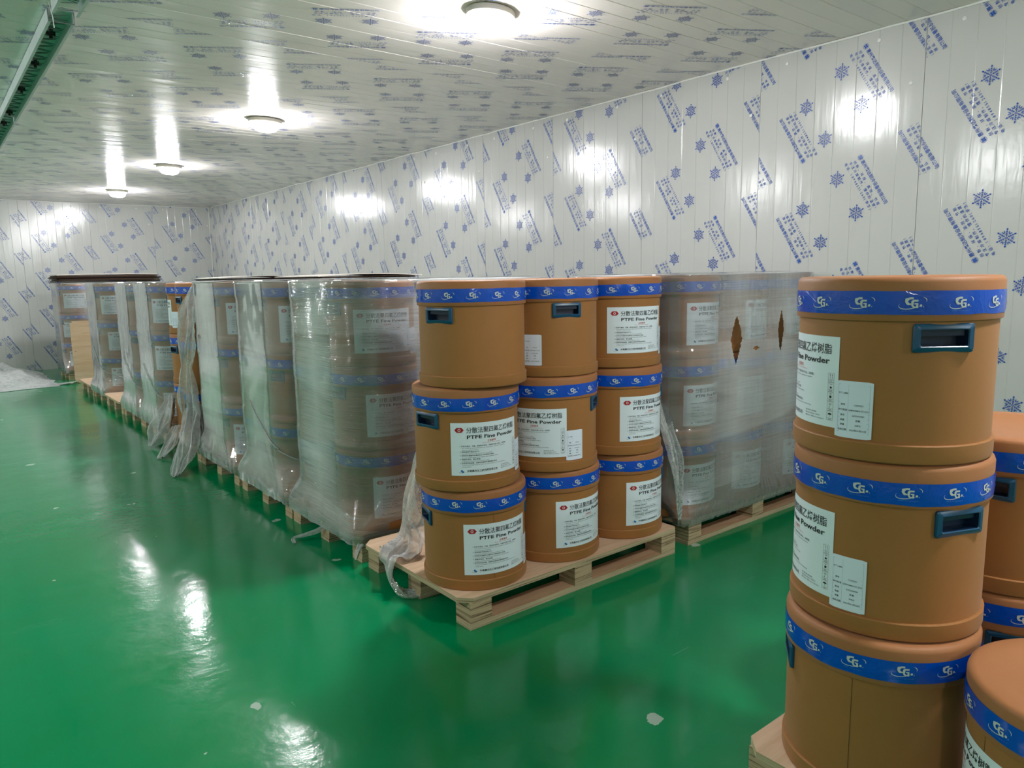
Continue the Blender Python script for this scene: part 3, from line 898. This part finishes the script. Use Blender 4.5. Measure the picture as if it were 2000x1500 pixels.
def film_wrap(label, cx, cy, pcx, pcy, seed, nx=30, ny=22, nz=84, holes=None, hem=0.085, mat=None):
    nc = 14; hx, hy, r = 0.425+0.2265, 0.2125+0.2265, 0.2265
    top = P_H+3*DH+0.003
    A = rrect(hx, hy, r, nx, ny, nc)
    B = rrect(PX/2+0.006, PY/2+0.006, 0.05, nx, ny, nc)
    n = len(A); v = []; f = []
    zs = [hem + (top-hem)*k/nz for k in range(nz+1)]
    for z in zs:
        q = min(1.0, max(0.0, (z-0.128)/0.17)); q = q*q*(3-2*q)
        for k in range(n):
            ax, ay, cn = A[k]; bx, by, _ = B[k]
            X = (cx+ax)*q + (pcx+bx)*(1-q); Y = (cy+ay)*q + (pcy+by)*(1-q)
            zz = z
            if z > 0.14:
                zr = (z-P_H) % DH                        # film rides over rims and sinks between
                rim = 1.0 if (zr < 0.045 or zr > 0.30) else 0.0
                o = (-0.0035*(1-rim) + 0.001)*cn*q + (-0.004*(1-cn)*q)
            else: o = -0.004*(0.14-z)/0.05
            nn = mnoise.noise(Vector((k*0.23, z*9+k*0.03, seed)))*0.0016 + mnoise.noise(Vector((k*0.6, z*24, seed+9)))*0.0005
            if q < 0.9: nn += mnoise.noise(Vector((k*0.55, z*5, seed+4)))*0.008*(1-q)
            L = math.hypot(ax, ay) or 1
            o += nn
            if k % 3 == 0 and z == zs[0]: zz = z + 0.012*mnoise.noise(Vector((k*0.4, seed, 1)))
            v.append((X+ax/L*o, Y+ay/L*o, zz))
    hset = holes or (lambda k, z, X, Y: False)
    for i in range(nz):
        for k in range(n):
            k2 = (k+1) % n
            X = (v[i*n+k][0]+v[i*n+k2][0])/2; Y = (v[i*n+k][1]+v[i*n+k2][1])/2
            if hset(k, (zs[i]+zs[i+1])/2, X, Y): continue
            f.append((i*n+k, i*n+k2, (i+1)*n+k2, (i+1)*n+k))
    # top sheet, dished a little between the lids
    rings = 7; last = nz*n
    for j in range(1, rings+1):
        q = 1-j/rings
        for k in range(n):
            X, Y, zz = v[last+k] if False else v[nz*n+k]
            zz = top + 0.004 + 0.010*mnoise.noise(Vector((X*3*q, Y*3*q, seed+2)))*(1 if j < rings else 0) - 0.002*(1-q)
            v.append((cx+(X-cx)*q*0.999, cy+(Y-cy)*q*0.999, zz))
        for k in range(n):
            k2 = (k+1) % n
            a = (nz*n if j == 1 else (nz+1)*n+(j-2)*n); b = (nz+1)*n+(j-1)*n
            if j < rings: f.append((a+k, a+k2, b+k2, b+k))
            else: f.append((a+k, a+k2, b))
    me = mesh('stretch_film', v, f, mat or M_FILM, True, 180)
    cen = [(cx+i*0.425, cy+j*0.2125) for i in (-1, 0, 1) for j in (-1, 1)]        # film's stand-off from the load, painted in as scattering haze
    at = me.attributes.new('slack', 'FLOAT', 'POINT')
    sl = []
    for i, p in enumerate(v):
        gp = min(1.0, max(0.0, (min(math.hypot(p[0]-a, p[1]-b) for a, b in cen)-0.2265)/0.10))
        q = min(1.0, max(0.0, (p[2]-0.16)/0.2))
        sl.append((0.40*(1-A[i % n][2]) + 0.65*gp)*q + 0.1*(1-q))
    at.data.foreach_set('value', sl)
    return tag(obj('stretch_film', me), label, 'plastic film', 'stretch film wrapped round pallet loads')
def film_edge(parent, cx, cy, z0, z1, s0, s1, r=0.0035):
    A = rrect(0.425+0.2265, 0.2125+0.2265, 0.2265, 30, 22, 14); n = len(A); pts = []
    for i in range(40):
        q = i/39; k = int(round(s0+(s1-s0)*q)) % n; ax, ay, _ = A[k]; L = math.hypot(ax, ay)
        z = z0+(z1-z0)*(q**0.8); o = 0.002 + (0.10*max(0.0, (0.30-z)/0.17)**2 if z < 0.30 else 0)
        pts.append((cx+ax+ax/L*o, cy+ay+ay/L*o, z))
    mb = MB(); mb.tube(pts, r, 5)
    obj('gathered_edge', mb.mesh('gathered_edge', M_LOOSE, True), parent)
names = ['wrinkled clear film round the first wrapped pallet behind the bare stacks', 'clear film round the second wrapped pallet of the row',
         'clear film round the third wrapped pallet of the row', 'clear film round the wrapped pallet just beyond the torn film',
         'clear film round the wrapped pallet in front of the nearer empty pallet', 'clear film round the wrapped pallet between the two empty pallets',
         'clear film round the last wrapped pallet by the far wall']
for i, ((x, y, who, br, (py, _)), nm) in enumerate(zip(ROW, names)):
    fo = film_wrap(nm, x+0.425, y+0.2125, 1.478+PX/2, py+PY/2, 3.7*i+1, nz=84 if i < 3 else 56, mat=M_FILM_STREAK if i == 0 else M_FILM)
    if i in (1, 3, 4, 5): film_edge(fo, x+0.425, y+0.2125, 0.62, 0.20, -16, 22)

def tear(X, Z_, cx, cz, w_, hu, hd):
    dz = Z_-cz; h_ = hu if dz > 0 else hd
    if abs(dz) > h_: return False
    ww = w_*(1-abs(dz)/h_)**0.8*(1+0.25*mnoise.noise(Vector((dz*60, cx, 2))))
    return abs(X-cx-0.10*dz*0) < ww
def holes(k, z, X, Y):
    if Y > 2.3: return False
    return (tear(X, z, 3.185, 1.005, 0.048, 0.115, 0.13) or tear(X, z, 3.585, 1.03, 0.028, 0.10, 0.12) or tear(X, z, 3.36, 0.945, 0.03, 0.012, 0.010))
film_wrap('clear film by the right wall, torn open in two tall holes', 2.985+0.42, 2.412+0.2125, 2.81+PX/2, 2.195+PY/2, 41.0, nx=150, ny=18, nz=190, holes=holes, hem=0.10, mat=M_FILM_HEAVY)

# ----------------------------------------------------------------- loose film
def ribbon(name, label, pts, widths, seed, folds=3.0, amp=0.35, n_u=34, sub=9, side=None, mat=None):
    """a crumpled strip of film along a path; its cross-section is gathered into folds"""
    P3 = [Vector(p) for p in pts]; path = []; wd = []
    for i in range(len(P3)-1):
        p0 = P3[max(i-1, 0)]; p1 = P3[i]; p2 = P3[i+1]; p3 = P3[min(i+2, len(P3)-1)]
        for s in range(sub):
            t = s/sub
            path.append(0.5*((2*p1)+(p2-p0)*t+(2*p0-5*p1+4*p2-p3)*t*t+(3*p1-p0-3*p2+p3)*t**3))
            wd.append(widths[i]+(widths[i+1]-widths[i])*t)
    path.append(P3[-1]); wd.append(widths[-1])
    v = []; f = []; sd = Vector(side) if side else Vector((1, 0, 0))
    for i, p in enumerate(path):
        d = (path[min(i+1, len(path)-1)]-path[max(i-1, 0)]).normalized()
        s = (sd - d*sd.dot(d)).normalized(); nrm = d.cross(s)
        for k in range(n_u+1):
            u = 2*k/n_u-1
            q1 = mnoise.noise(Vector((u*folds+0.04*i, i*0.055, seed))); q2 = mnoise.noise(Vector((u*folds*3.1-0.05*i, i*0.11, seed+7)))
            q3 = mnoise.noise(Vector((u*2.2, i*0.10, seed+20))) + (0.5*mnoise.noise(Vector((u*3, i*0.9, seed+30))) if k in (0, n_u) else 0)
            a = p + s*wd[i]*(u + 0.22*q3) + nrm*wd[i]*amp*(q1*1.4+q2*0.35)
            if a.z < 0.004: a.z = 0.004 + 0.01*abs(q2)
            v.append(a)
    n = n_u+1
    for i in range(len(path)-1):
        for k in range(n_u): f.append((i*n+k, i*n+k+1, (i+1)*n+k+1, (i+1)*n+k))
    return tag(obj(name, mesh(name, v, f, mat or M_LOOSE, True, 180)), label, 'plastic film')

ribbon('loose_film', 'crumpled clear film heaped on the front pallet and looping over its edge',
       [(1.70,2.78,0.62),(1.66,2.80,0.44),(1.62,2.80,0.24),(1.54,2.74,0.16),(1.455,2.70,0.145),(1.44,2.66,0.06),(1.47,2.60,0.018),(1.53,2.55,0.02)],
       [0.02,0.085,0.10,0.12,0.055,0.04,0.04,0.02], 3, 4.5, 0.5, 26, 10, side=(0.3,1,0.1))
ribbon('loose_film', 'white crumpled film hanging between the bare stacks and the wall pallet',
       [(2.765,2.34,0.75),(2.775,2.29,0.62),(2.785,2.24,0.45),(2.78,2.22,0.30),(2.772,2.20,0.15)], [0.03,0.045,0.05,0.035,0.012], 8, 4, 0.6, 40, 9, side=(1,0.2,0))
ribbon('loose_film', 'torn film hanging down beside the bare drums of the row',
       [(1.56,5.60,1.30),(1.50,5.60,1.12),(1.47,5.62,0.9),(1.46,5.65,0.72),(1.47,5.70,0.5),(1.49,5.72,0.3),(1.47,5.66,0.14)],
       [0.06,0.15,0.12,0.05,0.12,0.16,0.12], 12, 3.5, 0.35, 30, 9, side=(-0.3,1,0))
ribbon('loose_film', 'film tail trailing onto the floor from the torn wrap, nearest of three',
       [(1.50,5.68,0.42),(1.44,5.60,0.26),(1.38,5.52,0.13),(1.30,5.40,0.05),(1.25,5.30,0.015)], [0.09,0.10,0.085,0.07,0.03], 17, 4, 0.4, 40, 8, side=(-0.5,1,0))
ribbon('loose_film', 'film tail trailing onto the floor from the torn wrap, middle of three',
       [(1.50,6.18,0.20),(1.45,6.14,0.13),(1.38,6.05,0.06),(1.30,5.94,0.012)], [0.06,0.075,0.065,0.03], 23, 4, 0.4, 40, 8, side=(-0.5,1,0))
ribbon('loose_film', 'film tail trailing onto the floor from the torn wrap, farthest of three',
       [(1.52,6.42,0.42),(1.49,6.40,0.30),(1.45,6.42,0.18),(1.39,6.42,0.08),(1.33,6.40,0.02)], [0.05,0.11,0.13,0.10,0.03], 29, 4, 0.45, 40, 8, side=(-0.3,1,0))
ribbon('film_strand', 'twisted strand of film lying from under the first wrapped pallet',
       [(1.53,3.46,0.085),(1.47,3.50,0.05),(1.42,3.54,0.03),(1.375,3.56,0.02),(1.36,3.52,0.008)], [0.012,0.012,0.011,0.010,0.008], 31, 3, 0.8, 40, 7, side=(0,1,0.3))
ribbon('film_strand', 'short frayed tuft of film at the first wrapped pallet corner',
       [(1.50,3.05,0.10),(1.475,3.04,0.07),(1.455,3.02,0.045)], [0.02,0.016,0.006], 33, 4, 0.6, 40, 7, side=(0,1,0.3))
ribbon('film_strand', 'thin white strip of film on the floor before the upright pallet',
       [(1.50,11.26,0.03),(1.45,11.30,0.02),(1.30,11.30,0.01),(1.12,11.22,0.008)], [0.05,0.06,0.05,0.02], 35, 2, 0.3, 40, 7, side=(0,1,0))
# tall strip of film sheen running down the second wrapped pallet
def heap():
    n_x, n_y = 70, 34; v = []; f = []
    for j in range(n_y+1):
        for i in range(n_x+1):
            u, w_ = i/n_x, j/n_y
            x = -1.3 + 2.62*u; y = 11.0 + 1.9*w_ - 0.15*math.sin(u*5)
            edge = min(1.0, 5*min(u+0.3, 1-u))*min(1.0, 4*min(w_, 1.15-w_))
            h = (0.46 - 0.25*u)*max(0.0, edge)
            a = abs(mnoise.noise(Vector((x*2.6, y*2.2, 3)))); b = mnoise.noise(Vector((x*7, y*6, 7)))
            v.append((x+0.05*b, y+0.05*a, max(0.004, h*(0.5+1.1*a)+0.045*b*edge)))
    for j in range(n_y):
        for i in range(n_x): f.append((j*(n_x+1)+i, j*(n_x+1)+i+1, (j+1)*(n_x+1)+i+1, (j+1)*(n_x+1)+i))
    return mesh('film_heap', v, f, M_LOOSE, True, 180)
tag(obj('film_heap', heap()), 'low heap of crumpled clear film on the floor by the far wall', 'plastic film')

# ----------------------------------------------------------------- cardboard lying on the loads
def sheet(label, x0, y0, x1, y1, z, n, dz, jit, seed):
    t = thing('cardboard_sheets' if n > 1 else 'cardboard_sheet', label, 'cardboard', (x0, y0, z))
    rnd = random.Random(seed)
    for k in range(n):
        a, b, c, d = [rnd.uniform(-jit, jit) for _ in range(4)]
        mb = MB(); nx = 12
        W = x1-x0; D = y1-y0; v = []; f = []
        for s in (0, 1):
            for i in range(nx+1):
                q = i/nx; bow = 0.012*math.sin(q*PI)*(1 if k == n-1 else 0.2)
                for yy in (b, D+d): v.append((a+(W+c-a)*q, yy, k*dz+s*dz*0.85+bow))
        m_ = 2*(nx+1)
        for i in range(nx):
            f.append((2*i, 2*i+1, 2*i+3, 2*i+2)); f.append((m_+2*i, m_+2*i+2, m_+2*i+3, m_+2*i+1))
            f.append((2*i, 2*i+2, m_+2*i+2, m_+2*i)); f.append((2*i+1, m_+2*i+1, m_+2*i+3, 2*i+3))
        f.append((0, m_, m_+1, 1)); f.append((2*nx, 2*nx+1, m_+2*nx+1, m_+2*nx))
        obj('sheet', mesh('sheet', v, f, M_CARD_TOP if k == n-1 else M_CARD), t)
    return t
ZT = P_H+3*DH+0.014
sheet('thick dark stack of cardboard sheets on the last wrapped pallet', 1.50, 11.80, 2.78, 12.60, ZT, 9, 0.0125, 0.03, 1)
sheet('flat cardboard sheet on top of the third wrapped pallet', 1.50, 4.88, 2.12, 5.50, ZT, 3, 0.005, 0.03, 2)
sheet('flat cardboard sheet on top of the second wrapped pallet', 1.78, 3.98, 2.42, 4.62, ZT, 3, 0.005, 0.03, 3)

# ----------------------------------------------------------------- cable trunking under the ceiling
def trunking(label, y0, y1, clips, capped):
    x0, x1, z1 = 0.590, 0.695, ZC-0.003
    t = thing('cable_trunking', label, 'trunking', (0, 0, 0), group='cable trunking runs')
    for xa, sg in ((x0, 1), (x1, -1)):
        mb = MB(); mb.box((xa-0.001, y0, z1-0.058), (xa+0.001, y1, z1)); mb.box((min(xa, xa+sg*0.012), y0, z1-0.0585), (max(xa, xa+sg*0.012), y1, z1-0.0565))
        n = int((y1-y0)/0.3)
        for i in range(n): mb.box((xa-0.0016, y0+0.1+i*0.3, z1-0.058), (xa+0.0016, y0+0.108+i*0.3, z1-0.003))
        obj('side_rail', mb.mesh('side_rail', M_STEEL), t)
    mb = MB(); mb.box((x0, y0, z1-0.001), (x1, y1, z1)); obj('back_plate', mb.mesh('back_plate', M_STEEL), t)
    mb = MB(); pts = []; k = 0; y = y0+0.03
    while y < y1-0.03:
        pts.append((x0+0.014 if k % 2 else x1-0.014, y, z1-0.012-0.006*(k % 3))); y += 0.024; k += 1
    mb.tube(pts, 0.0014, 4); obj('cable_zigzag', mb.mesh('cable_zigzag', M_WIRE), t)
    for y in clips:
        mb = MB(); mb.box((0.632,y-0.03,z1-0.03),(0.648,y+0.03,z1-0.012)); mb.box((0.620,y-0.008,z1-0.036),(0.660,y+0.010,z1-0.014)); mb.tube([(0.64,y,z1-0.05),(0.64,y,z1-0.02)], 0.008, 8)
        obj('clip', mb.mesh('clip', M_BLACK), t)
    if capped:
        mb = MB(); mb.tube([(x0,y0,z1-0.003),(x0,y0,z1-0.058),(x1,y0,z1-0.058),(x1,y0,z1-0.003)], 0.003, 5)
        obj('end_wire', mb.mesh('end_wire', M_WIRE), t)
trunking('nearest run of steel cable trunking at the top left edge', 2.2, 3.98, (3.25, 3.72), False)
trunking('middle run of steel cable trunking across the ceiling at left', 4.10, 6.85, (4.42, 5.05, 5.75, 6.55), True)
trunking('far run of steel cable trunking leaving at the left edge', 6.88, 12.5, (7.0, 8.2, 9.5), False)
def tie(label, pts):
    mb = MB(); mb.tube(pts, 0.0022, 5); tag(obj('cable_tie', mb.mesh('cable_tie', M_TRIM, True)), label, 'cable tie')
tie('white cable tie end curling down from the nearest trunking run', [(0.40,3.86,ZC-0.03),(0.44,3.90,ZC-0.01),(0.50,3.93,ZC-0.006),(0.575,3.94,ZC-0.03),(0.583,3.93,ZC-0.09),(0.584,3.92,ZC-0.14)])
